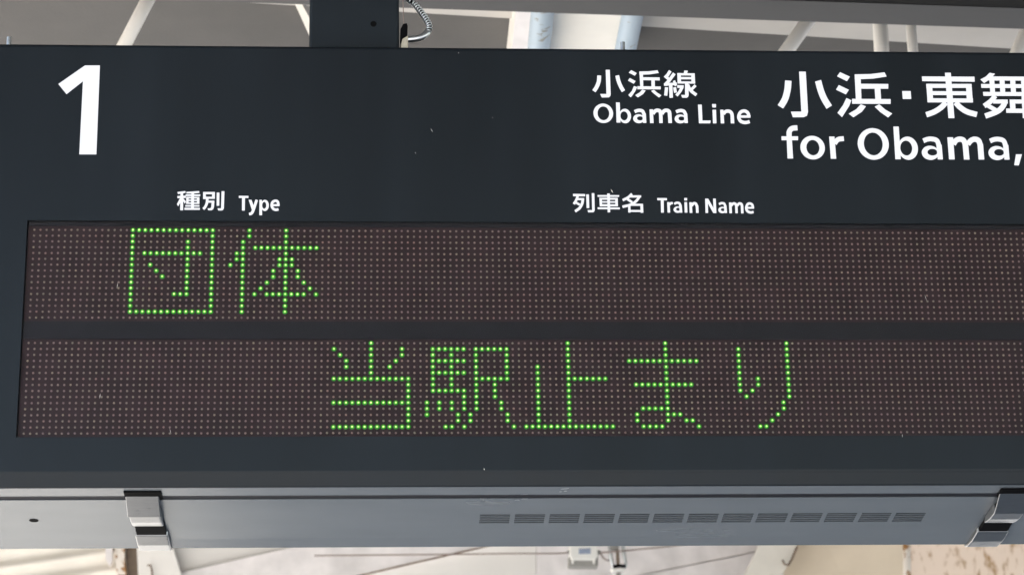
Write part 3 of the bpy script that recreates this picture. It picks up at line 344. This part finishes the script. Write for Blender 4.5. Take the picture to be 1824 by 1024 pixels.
('kanji','name',[(1,[7854,528,7844,518,7835,508,7826,498,7816,489,7806,481,7793,473,7779,465,7764,457,7747,449,7732,441,7877,503,7867,493,7858,483,7848,473,7837,462,7824,452,7809,442,7793,433,7777,425,7761,417,7745,409]),(0,[7833,494,7988,495,7987,464,7815,463]),(1,[7956,498,7947,484,7938,469,7930,455,7921,442,7911,431,7899,419,7886,408,7872,398,7857,388,7840,379,7821,372,7800,366,7777,361,7753,355,7729,349,7985,479,7976,465,7967,450,7958,435,7947,420,7935,405,7921,392,7906,379,7890,367,7872,356,7852,346,7830,337,7807,331,7783,325,7759,319,7736,314]),(1,[7790,428,7855,381,7809,456,7874,409]),(0,[7809,362,7839,372,7839,250,7807,250]),(0,[7829,375,8009,374,8008,346,7817,345]),(0,[7972,374,8008,374,8009,247,7972,247]),(0,[7809,286,8008,285,8007,258,7808,259])]),
('letter','name',[(0,[8202,458,8332,457,8331,426,8203,426]),(0,[8249,430,8288,430,8283,251,8246,251])]),
('letter','name',[(0,[8333,400,8367,400,8368,252,8333,252]),(1,[8375,353,8379,358,8383,363,8386,367,8388,370,8390,370,8390,371,8393,371,8397,371,8402,371,8408,371,8353,372,8356,377,8360,382,8364,387,8370,393,8377,399,8385,402,8393,402,8399,402,8404,402,8409,402])]),
('letter','name',[(0,[8491,360,8527,360,8531,252,8496,252]),(1,[8434,361,8441,365,8447,369,8452,372,8456,374,8460,375,8465,376,8472,376,8478,375,8483,374,8485,372,8487,371,8488,367,8490,361,8493,354,8496,346,8420,389,8426,392,8432,396,8439,400,8447,404,8456,407,8465,408,8475,408,8484,407,8494,404,8504,399,8512,391,8516,382,8519,373,8522,366,8524,359]),(2,[8523,294,8522,285,8519,277,8514,269,8507,262,8499,256,8489,252,8479,250,8469,249,8458,250,8448,252,8438,256,8430,262,8423,269,8418,276,8415,285,8414,294,8415,303,8419,311,8424,319,8431,326,8439,332,8448,336,8458,339,8469,339,8480,339,8490,336,8499,332,8508,326,8514,319,8519,312,8522,303,8505,299,8505,295,8503,291,8501,288,8497,285,8493,282,8488,280,8483,279,8477,278,8472,279,8466,280,8462,282,8457,284,8454,288,8451,291,8450,295,8449,299,8450,303,8451,307,8454,311,8458,314,8462,317,8467,319,8472,320,8477,320,8483,320,8488,319,8493,317,8497,314,8501,311,8503,307,8505,304])]),
('letter','name',[(0,[8564,460,8603,460,8601,425,8564,425]),(0,[8564,401,8600,401,8599,253,8562,253])]),
('letter','name',[(0,[8630,399,8665,399,8665,249,8629,249]),(1,[8672,338,8678,345,8683,353,8687,360,8691,363,8693,365,8695,366,8697,366,8700,366,8702,366,8703,365,8704,364,8707,359,8709,351,8712,342,8716,333,8645,360,8649,367,8654,374,8660,382,8667,391,8676,398,8687,402,8697,404,8707,404,8717,401,8727,395,8734,385,8739,375,8743,365,8746,357,8749,348]),(0,[8714,349,8750,349,8749,249,8715,249])]),
('letter','name',[(0,[8845,452,8880,452,8877,250,8842,249]),(0,[8952,453,8988,453,8987,248,8951,248]),(0,[8845,452,8886,452,8987,248,8946,248])]),
('letter','name',[(0,[9092,357,9128,357,9131,250,9096,250]),(1,[9035,359,9041,362,9047,366,9053,369,9057,371,9061,373,9066,373,9073,373,9079,372,9084,371,9086,370,9087,369,9089,365,9091,359,9094,351,9096,344,9021,387,9027,390,9033,394,9039,398,9048,402,9057,404,9066,405,9076,406,9085,404,9095,402,9105,397,9113,389,9117,379,9120,371,9123,363,9125,357]),(2,[9124,292,9123,283,9119,274,9114,266,9107,260,9099,254,9089,250,9079,247,9069,246,9058,247,9048,249,9038,254,9030,259,9023,266,9018,274,9015,282,9015,291,9016,300,9019,309,9024,317,9031,323,9039,329,9049,333,9059,336,9070,337,9080,336,9091,334,9100,329,9108,324,9115,317,9120,309,9123,301,9106,297,9105,293,9103,289,9101,285,9097,282,9093,279,9088,277,9083,276,9077,276,9072,276,9067,277,9062,279,9058,282,9054,285,9052,289,9050,293,9050,297,9050,301,9052,305,9054,308,9058,311,9062,314,9067,316,9072,317,9078,318,9083,317,9089,316,9093,314,9098,312,9101,309,9104,305,9105,301])]),
('letter','name',[(0,[9163,399,9198,400,9197,247,9162,246]),(0,[9243,356,9277,356,9275,247,9242,247]),(0,[9320,356,9354,357,9352,245,9319,245]),(1,[9203,341,9208,348,9213,355,9218,361,9221,365,9223,366,9225,367,9228,367,9232,367,9235,366,9236,366,9237,365,9238,362,9240,356,9242,348,9245,341,9178,362,9183,368,9188,376,9193,383,9201,391,9210,398,9220,402,9230,403,9240,402,9249,399,9258,394,9265,385,9269,376,9272,368,9274,361,9276,354]),(1,[9281,341,9287,348,9293,355,9298,361,9301,365,9303,367,9305,367,9308,367,9311,367,9313,366,9314,365,9315,365,9316,362,9318,356,9320,348,9323,341,9257,363,9262,369,9267,376,9274,384,9281,392,9290,398,9301,402,9310,403,9320,401,9329,398,9337,393,9344,385,9347,376,9350,368,9352,361,9354,354])]),
('letter','name',[(0,[9402,338,9499,338,9496,312,9401,311]),(1,[9498,325,9497,334,9497,344,9496,355,9493,367,9488,378,9480,387,9471,394,9461,399,9451,402,9441,403,9431,403,9421,400,9412,395,9404,388,9397,381,9391,371,9385,360,9381,349,9377,336,9375,324,9375,312,9377,300,9380,289,9384,278,9391,268,9399,260,9409,253,9419,248,9430,244,9441,242,9452,241,9463,243,9473,245,9481,247,9490,249,9465,319,9464,329,9464,339,9463,348,9462,354,9460,357,9458,360,9453,363,9448,366,9442,368,9438,368,9435,368,9432,367,9429,365,9426,363,9422,359,9419,354,9415,347,9412,338,9409,330,9408,323,9408,316,9409,309,9411,302,9414,296,9417,292,9420,288,9426,284,9433,281,9441,278,9447,276,9453,276,9459,277,9467,279,9476,281,9485,283])]),
]
for part, ln, shapes in GL:
    V = []; F = []
    for k, (ty, a) in enumerate(shapes):
        y = FY - .0003 - .00005 * k; p = [(a[i] / 1e4, y, a[i + 1] / 1e4) for i in range(0, len(a), 2)]; s = len(V)
        if ty == 0: V += p; F.append(tuple(range(s, s + len(p))))
        else:
            V += p; m = len(p) // 2
            for i in range(m if ty == 2 else m - 1): F.append((s + i, s + (i + 1) % m, s + m + (i + 1) % m, s + m + i))
    me = bpy.data.meshes.new(part); me.from_pydata(V, [], F); me.materials.append(M['letter'])
    o = bpy.data.objects.new(part, me); COL.objects.link(o); o.parent = housing

# small white scratches and dust on the front
SCR = [(0.5187,0.1437,0.5217,0.1380,0.0006), (0.4975,0.1097,0.4990,0.1073,0.0005), (0.1106,-0.0826,0.1117,-0.0742,0.0005), (0.0940,-0.2304,0.0952,-0.2230,0.0007), (1.1279,-0.2781,1.1278,-0.2833,0.0005), (0.5842,-0.3222,0.5849,-0.3251,0.0008), (0.6017,0.1605,0.6024,0.1593,0.0006), (0.5566,0.2545,0.5577,0.2533,0.0006), (0.7584,0.0582,0.7613,0.0526,0.0008), (1.1714,-0.0881,1.1737,-0.0983,0.0004), (0.1841,-0.2690,0.1865,-0.2771,0.0004)]
V = []; F = []
for (x, z, x2, z2, w) in SCR:
    k = len(V); dx, dz = x2 - x, z2 - z; l = math.hypot(dx, dz); w *= .62; px, pz = -dz / l * w, dx / l * w
    V += [(x, FY - .0002, z), ((x + x2) / 2 + px, FY - .0002, (z + z2) / 2 + pz), (x2, FY - .0002, z2), ((x + x2) / 2 - px, FY - .0002, (z + z2) / 2 - pz)]
    F.append((k, k + 1, k + 2, k + 3))
o = mesh('paint_chips', V, F, 'cream', housing); o['kind'] = 'stuff'

# latches under the sign
def latch(x):
    w = .0425
    root = mesh('latch', *prism([und(v_, h_, x) for v_, h_ in ((.024, -.001), (.025, .003), (.042, .0095), (.0625, .0165), (.0635, .0145), (.036, .004), (.036, -.001))], (w, 0, 0)), 'steel', sign)
    bevel(root, .0018, 3)
    a = mesh('lever', *prism([und(v_, h_, x + .0012) for v_, h_ in ((.064, .0005), (.064, .0148), (.088, .0135), (.106, .0105), (.118, .0070), (.116, .0045), (.108, .0005))], (w - .0024, 0, 0)), 'steel', root); bevel(a, .0028, 4)
    c_ = mesh('catch_plate', *prism([und(v_, h_, x + .0005) for v_, h_ in ((.152, -.001), (.154, .0068), (.185, .0078), (.212, .0050), (.226, .0000), (.2255, -.004), (.214, -.003))], (w + .001, 0, 0)), 'steel', root); bevel(c_, .0022, 4)
    mesh('gap_shade_block', *prism([und(v_, h_, x + .003) for v_, h_ in ((.112, .0003), (.112, .0045), (.151, .0060), (.1515, .0003))], (w - .004, 0, 0)), 'rubber_shade', root)  # added block, black for the shade in the gap behind the lever
    mesh('top_shade_strip', *prism([und(v_, h_, x - .001) for v_, h_ in ((.0120, .0002), (.0120, .0022), (.036, .0032), (.036, .0002))], (w + .0045, 0, 0)), 'rubber_shade', root)  # added strip, black for the shadow along the top of the latch
latch(.1285); latch(1.2570)

# threaded studs on top
for (x, hh) in ((((-0.0476, 0.0040, 0.2734))[0], .0000), (((0.7822, 0.0040, 0.2745))[0], .0005)):
    P = [(x, .004, TOP - .003), (x, .004, TOP + .0125 + hh)]
    o = mesh('stud', *tube(P, .0032, 12), 'zinc', sign)

# ------------------------------------------------------------------ hanging post, conduit, clamp
post = thing('hanging_post', 'dark navy square steel post standing on top of the sign', 'post')
o = mesh('tube', *box(.3545, .4770, .012, .112, TOP + .0004, CZ - .001), 'post', post); bevel(o, .004, 3)
o = mesh('bolt_hole', *prism(disc(Vector((.4420, .0117, .3040)), Vector((1, 0, 0)), Vector((0, 0, 1)), .0042), (0, .003, 0)), 'rubber_shade', post)  # flat disc, the shade in the hole put into its black
cond = thing('flexible_conduit', 'spiral metal conduit looping down beside the dark hanging post', 'conduit')
ctr = spline([(0.4372, 0.1400, 0.4812), (0.4829, 0.0500, 0.3692), (0.5014, 0.0400, 0.3441), (0.5158, 0.0300, 0.3175), (0.5180, 0.0250, 0.3026), (0.5070, 0.0200, 0.2884), (0.4855, 0.0200, 0.2844)], 40)
ctr[0].z = CZ
mesh('core', *tube(ctr, [.0026] * 180 + [.0042] * (len(ctr) - 180), 12), 'rubber_shade', cond, smooth=True)
mesh('sleeve', *tube(ctr[172:], .0046, 14), 'zinc', cond, smooth=True)
L_ = [0.]
for i in range(1, len(ctr)): L_.append(L_[-1] + (ctr[i] - ctr[i - 1]).length)
hp = []; a_ = None
fine = []
for i in range(0, 176):
    for k in range(8): fine.append((ctr[i].lerp(ctr[i + 1], k / 8), L_[i] + (L_[i + 1] - L_[i]) * k / 8, (ctr[i + 1] - ctr[i]).normalized()))
a_ = fine[0][2].orthogonal().normalized()
for (p, l, t) in fine:
    if l < L_[40] - .03: continue
    a_ = (a_ - t * a_.dot(t)).normalized(); b_ = t.cross(a_); w_ = 2 * math.pi * l / .0046
    hp.append(p + (a_ * math.cos(w_) + b_ * math.sin(w_)) * .0034)
mesh('spiral_wire', *tube(hp, .0013, 6), 'zinc', cond, smooth=True)
clamp = thing('cable_clamp', 'small black and beige cable clamp at the foot of the post', 'clamp')
x, y, z = (0.4836, 0.0200, 0.2789)
bevel(mesh('base', *box(x - .0045, x + .0055, .014, .027, TOP + .0004, TOP + .0250), 'clipbg', clamp), .001)
bevel(mesh('grip', *prism([(x - .0058, .0125, TOP + .006), (x - .0050, .0125, TOP + .034), (x - .001, .0125, TOP + .042), (x + .004, .0125, TOP + .043), (x + .0052, .0125, TOP + .039), (x + .0045, .0125, TOP + .024), (x - .002, .0125, TOP + .020)], (0, .012, 0)), 'rubber_shade', clamp), .0008)
mesh('wire', *tube([(x, .018, TOP + .038), (x - .0015, .020, TOP + .09), (x - .001, .060, CZ - .001)], .0006, 6), 'cable', clamp)

# ------------------------------------------------------------------ roof members above the sign
def slab(name, pts, m, t, parent=None): return mesh(name, *prism(pts, (0, 0, t)), m, parent)
o = slab('roof_beam', [(-0.5895, 1.1663, 0.9000), (2.1972, 1.3260, 0.9000), (2.1608, 1.2269, 0.9000), (-0.5706, 1.0817, 0.9000)], 'dkgrey', .199); tag(o, 'dark grey steel roof beam running across the top right', 'beam')
o = slab('black_girder', [(-0.5615, 1.0463, 0.8850), (2.1454, 1.1898, 0.8850), (2.0416, 0.9071, 0.8850), (-0.5103, 0.8167, 0.8850)], 'black', .213); tag(o, 'black girder showing as a thin wedge in the top right corner', 'girder')
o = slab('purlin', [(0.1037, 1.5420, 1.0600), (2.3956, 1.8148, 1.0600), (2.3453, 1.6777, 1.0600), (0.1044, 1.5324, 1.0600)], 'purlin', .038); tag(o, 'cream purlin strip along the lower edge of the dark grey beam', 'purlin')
o = slab('gusset', [(0.2735, 1.5266, 1.0500), (0.2876, 1.5263, 1.0500), (0.3257, 1.7098, 1.0500), (0.3059, 1.7249, 1.0500)], 'cream', .05); tag(o, 'small cream gusset just left of the dark post', 'gusset')
# longitudinal cream beam with two blue pipes under it
lb = thing('ceiling_beam', 'wide cream beam under the ceiling between two pale blue pipes', 'beam')
slab('web', [(0.7330, 1.3418, 0.9800), (0.9640, 1.3366, 0.9800), (0.9660, 1.8446, 0.9800), (0.7384, 1.8488, 0.9800)], 'pipewh', .118, lb)
slab('edge_flange', [(0.7290, 1.3250, 0.9720), (0.7590, 1.3244, 0.9720), (0.7760, 1.8292, 0.9720), (0.7372, 1.8300, 0.9720)], 'lilac', .006, lb)
def pipe(name, a, b, r, m, label, group, up=None):
    P = [a, b]
    o = mesh(name, *tube(P, r, 20), m, None, True); tag(o, label, 'pipe', group)
    md = o.modifiers.new('e', 'EDGE_SPLIT'); md.split_angle = math.radians(60)
    return o
pipe('blue_pipe', (0.7782, 1.2671, 0.9450), (0.7913, 1.7653, 0.9450), .0235, 'blue', 'pale blue pipe with flaking paint on the left edge of the cream beam', 'pale blue pipes')
pipe('blue_pipe', (0.9616, 1.2630, 0.9450), (0.9730, 1.7620, 0.9450), .0225, 'blue', 'pale blue pipe on the right edge of the cream beam', 'pale blue pipes')
wg = 'white brace pipes above the sign'
def brace(p0, p1, Y, r, label):
    # runs from the ceiling down behind the sign
    a = Vector(p0); b = Vector(p1); t = (CZ - a.z) / (a.z - b.z); a = a + (a - b) * t
    pipe('brace_pipe', a, b, r, 'pipewh', label, wg)
brace((-0.0116, 1.3500, 0.9697), (-0.0990, 1.3500, 0.7680), 1.35, .0140, 'white brace pipe slanting behind the sign above the numeral')
brace((1.3649, 1.5600, 1.0312), (1.2503, 1.5600, 0.8705), 1.56, .0155, 'white brace pipe slanting right of the blue pipes')
brace((1.5225, 1.5600, 1.0275), (1.5190, 1.5600, 0.8700), 1.56, .0160, 'thicker of the two upright white pipes near the right')
brace((1.5893, 1.5600, 1.0256), (1.5877, 1.5600, 0.8706), 1.56, .0112, 'thinner of the two upright white pipes near the right')
brace((1.8504, 1.5600, 1.0361), (1.7679, 1.5600, 0.8720), 1.56, .0150, 'white brace pipe cut off at the right edge of the picture')

# ------------------------------------------------------------------ far side below the sign
wall = tag(mesh('wall', *box(-4.5, 6.0, 6.54, 6.60, -.35, CZ - .002), 'white'), kind='structure')
def board(pts, m, t=.03): return bevel(mesh('board', *prism(pts, (0, t, 0)), m, wall), .003)
O_ = Vector((-0.5544, 6.4700, 0.9250)); E1 = (Vector((-1.5396, 6.4700, 0.7833)) - O_); E1.y = 0; E1.normalize(); E2 = Vector((E1.z, 0, -E1.x))
if E2.z < 0: E2 = -E2
V = []; F = []; NU, NW = 6, 150
for i in range(NU):
    for k in range(NW):
        w_ = -.62 + .94 * k / (NW - 1); p = O_ + E1 * (2.4 * i / (NU - 1)) + E2 * w_
        p.y = 6.465 + .011 * math.sin(w_ * 2 * math.pi / .076); V.append(p)
for i in range(NU - 1):
    for k in range(NW - 1): F.append((i * NW + k, i * NW + k + 1, (i + 1) * NW + k + 1, (i + 1) * NW + k))
o = mesh('corrugated_sheet', V, F, 'cream', wall, True)
board([(-0.5550, 6.4900, 1.2143), (1.1212, 6.4900, 1.2094), (1.1029, 6.4900, 0.2924), (-0.5234, 6.4900, 0.3064)], 'white')
board([(1.1224, 6.4900, 1.2094), (2.1236, 6.4900, 1.2065), (2.1076, 6.4900, 0.9023), (1.1124, 6.4900, 0.7087)], 'lilac')
board([(1.1116, 6.4800, 0.7045), (2.1057, 6.4800, 0.8978), (2.0733, 6.4800, 0.2827), (1.1034, 6.4800, 0.2910)], 'lilac')
board([(2.1260, 6.4900, 1.2065), (4.6225, 6.4900, 1.1992), (4.4969, 6.4900, 0.2633), (2.0773, 6.4900, 0.2841)], 'white')
db = thing('diagonal_beam', 'whitish steel beam slanting up to the right under the sign', 'beam')
bevel(mesh('web', *prism([(-0.8544, 6.4620, 0.6923), (-0.0795, 6.4620, 0.6875), (1.4577, 6.4620, 1.0380), (0.6585, 6.4620, 1.0411)], (0, .03, 0)), 'lilac', db), .004)
mesh('rusty_edge', *prism([(-0.0793, 6.4580, 0.6891), (-0.0792, 6.4580, 0.6833), (1.4572, 6.4580, 1.0335), (1.4573, 6.4580, 1.0395)], (0, .006, 0)), 'rust', db)
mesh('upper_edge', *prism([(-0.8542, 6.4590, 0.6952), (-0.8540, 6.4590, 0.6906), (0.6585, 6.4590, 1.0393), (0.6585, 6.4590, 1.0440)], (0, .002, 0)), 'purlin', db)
rp = thing('rusty_bracket', 'flaking white steel bracket below the left latch', 'bracket')
bevel(mesh('plate', *prism([(-0.5577, 6.4300, 1.2001), (-0.4515, 6.4300, 1.1998), (-0.3851, 6.4300, 0.9112), (-0.3500, 6.4300, 0.8038), (-0.2917, 6.4300, 0.5910), (-0.4663, 6.4300, 0.5922), (-0.5229, 6.4300, 0.7908)], (0, .02, 0)), 'white', rp), .003)
mesh('web', *prism([(-0.6035, 6.4470, 1.2043), (-0.5526, 6.4470, 1.2041), (-0.4816, 6.4470, 0.5952), (-0.5496, 6.4470, 0.5957)], (0, .03, 0)), 'brown', rp)  # side of the bracket in shade, the shade put into its brown
mesh('flaking_edge', *prism([(-0.6344, 6.4150, 1.1967), (-0.5930, 6.4150, 1.1966), (-0.5779, 6.4150, 0.8438), (-0.5326, 6.4150, 0.5901), (-0.5823, 6.4150, 0.5904), (-0.6143, 6.4150, 0.8440)], (0, .05, 0)), 'whrust', rp)
mesh('hook_rod', *tube([(-0.4845, 6.4200, 0.8304), (-0.4726, 6.4150, 0.8294), (-0.4676, 6.4150, 0.8154), (-0.4557, 6.4150, 0.7274)], .0035, 8), 'rust', rp)
mesh('lug', *prism([(-0.6740, 6.4000, 1.1933), (-0.6419, 6.4000, 1.1932), (-0.6264, 6.4000, 0.8457), (-0.6369, 6.4000, 0.8226), (-0.6539, 6.4000, 0.8528)], (0, .03, 0)), 'lilac', rp)

co = thing('steel_column', 'cream steel column with peeling rusty paint below the right latch', 'column')
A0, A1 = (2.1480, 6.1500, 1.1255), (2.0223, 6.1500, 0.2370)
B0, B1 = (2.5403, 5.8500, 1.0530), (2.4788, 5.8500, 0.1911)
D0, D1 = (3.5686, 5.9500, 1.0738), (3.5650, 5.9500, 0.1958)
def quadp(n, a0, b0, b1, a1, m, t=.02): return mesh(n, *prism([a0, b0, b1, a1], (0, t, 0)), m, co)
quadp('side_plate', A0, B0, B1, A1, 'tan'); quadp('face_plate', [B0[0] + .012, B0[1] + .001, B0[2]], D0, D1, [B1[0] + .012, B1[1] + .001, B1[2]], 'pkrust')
mesh('corner_bead', *tube([Vector(B0) + Vector((.008, .004, 0)), Vector(B1) + Vector((.008, .004, 0))], .016, 10), 'whrust', co, True)
o = bevel(mesh('flange_plate', *prism([(2.0104, 6.0000, 1.0902), (2.1971, 6.0000, 1.0897), (2.1245, 6.0000, 0.8128), (2.0746, 6.0000, 0.7248), (2.0527, 6.0000, 0.6934), (1.9956, 6.0000, 0.5461), (1.8172, 6.0000, 0.5473), (1.9024, 6.0000, 0.6943), (1.9668, 6.0000, 0.8135)], (0, .015, 0)), 'cream'), .003)
tag(o, 'slanting cream plate left of the shaded tan side of the column', 'plate')
o = mesh('edge_hook', *tube([(2.0568, 5.9800, 0.7503), (2.0608, 5.9700, 0.7325), (2.0763, 5.9700, 0.7279), (2.0928, 5.9800, 0.7523), (2.1202, 5.9900, 0.8085)], .004, 8), 'rust'); tag(o, 'thin rusty wire hook on the slanting cream plate', 'hook')

# junction box, cable, turnbuckle
jb = thing('junction_box', 'white plastic junction box with blue label, seen below the vent slots', 'junction box')
bevel(mesh('cover', *prism([(1.1771, 5.5500, 0.7306), (1.2745, 5.5500, 0.7301), (1.2805, 5.5500, 0.7194), (1.2784, 5.5500, 0.6830), (1.2686, 5.5500, 0.6703), (1.1819, 5.5500, 0.6707), (1.1738, 5.5500, 0.6857), (1.1747, 5.5500, 0.7199)], (0, .05, 0)), 'boxwh', jb), .004)
bevel(mesh('body', *prism([(1.1724, 5.5700, 0.6919), (1.2827, 5.5700, 0.6914), (1.2816, 5.5700, 0.6529), (1.2783, 5.5700, 0.6486), (1.1746, 5.5700, 0.6492), (1.1715, 5.5700, 0.6534)], (0, .06, 0)), 'boxgr', jb), .003)  # grey lower part, darkened further to stand for its shadow
mesh('label_sticker', *prism([(1.2082, 5.5480, 0.7118), (1.2527, 5.5480, 0.7138), (1.2521, 5.5480, 0.6924), (1.2076, 5.5480, 0.6915)], (0, .003, 0)), 'lblue', jb)
for a, b in ((1018.5, 1022), (1056.5, 1060)):
    if a < 1040: bevel(mesh('foot', *prism([(1.1805, 5.5560, 0.6805), (1.1901, 5.5560, 0.6804), (1.1885, 5.5560, 0.6591), (1.1821, 5.5560, 0.6591)], (0, .02, 0)), 'boxwh', jb), .001)
    else: bevel(mesh('foot', *prism([(1.2609, 5.5560, 0.6801), (1.2715, 5.5560, 0.6800), (1.2688, 5.5560, 0.6576), (1.2624, 5.5560, 0.6577)], (0, .02, 0)), 'boxwh', jb), .001)
mesh('gland', *tube([(1.1784, 5.5750, 0.7036), (1.1668, 5.5750, 0.7026)], [.010, .006], 12), 'boxgr', jb)
mesh('gland', *tube([(1.2803, 5.5750, 0.7031), (1.2919, 5.5750, 0.7020)], [.010, .006], 12), 'boxgr', jb)
cb = thing('cable', 'thin brown cable running level through the white junction box', 'cable')
mesh('run', *tube(spline([(0.2173, 5.6000, 0.7006), (0.7536, 5.5800, 0.6992), (0.9434, 5.5750, 0.6998), (1.1190, 5.5750, 0.6996), (1.1699, 5.5750, 0.7026)]), .0030, 8), 'cable', cb)
mesh('run', *tube(spline([(1.2888, 5.5750, 0.7020), (1.3351, 5.5300, 0.6958), (1.4393, 5.5500, 0.7090), (1.5699, 5.5700, 0.7254), (1.8544, 5.6000, 0.7660)]), .0030, 8), 'cable', cb)
mesh('branch', *tube(spline([(1.2929, 5.5750, 0.6987), (1.3025, 5.5700, 0.6805), (1.3192, 5.5700, 0.6708), (1.3416, 5.6000, 0.6821)]), .0030, 8), 'cable', cb)
tb = thing('turnbuckle', 'bright metal turnbuckle hanging right of the junction box', 'turnbuckle')
for nm, pl in (('side_bar', [(1.3273, 5.5600, 0.7599), (1.3274, 5.5600, 0.6955), (1.3348, 5.5600, 0.6570), (1.3425, 5.5600, 0.6335)]), ('side_bar', [(1.3783, 5.5600, 0.7597), (1.3794, 5.5600, 0.6953), (1.3845, 5.5600, 0.6568), (1.3764, 5.5600, 0.6355)])):
    mesh(nm, *tube(spline(pl, 8), .0075, 10), 'zinc', tb, True)
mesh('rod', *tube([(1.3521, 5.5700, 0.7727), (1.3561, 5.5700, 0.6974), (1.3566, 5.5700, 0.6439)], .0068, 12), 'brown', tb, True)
mesh('collar', *tube([(1.3349, 5.5550, 0.6432), (1.3594, 5.5550, 0.6474), (1.3847, 5.5550, 0.6451)], .0068, 12), 'rubber_shade', tb, True)
bevel(mesh('end_cap', *prism([(1.3268, 5.5500, 0.6380), (1.3839, 5.5500, 0.6377), (1.3729, 5.5500, 0.6250), (1.3349, 5.5500, 0.6252)], (0, .04, 0)), 'boxwh', tb), .003)
mesh('lower_rod', *tube([(1.3563, 5.5700, 0.6354), (1.3564, 5.5700, 0.5376)], .0085, 12), 'boxgr', tb, True)
bevel(mesh('top_block', *prism([(1.3251, 5.5500, 0.7900), (1.3655, 5.5500, 0.7899), (1.3587, 5.5500, 0.7105), (1.3247, 5.5500, 0.7063)], (0, .03, 0)), 'boxgr', tb), .002)
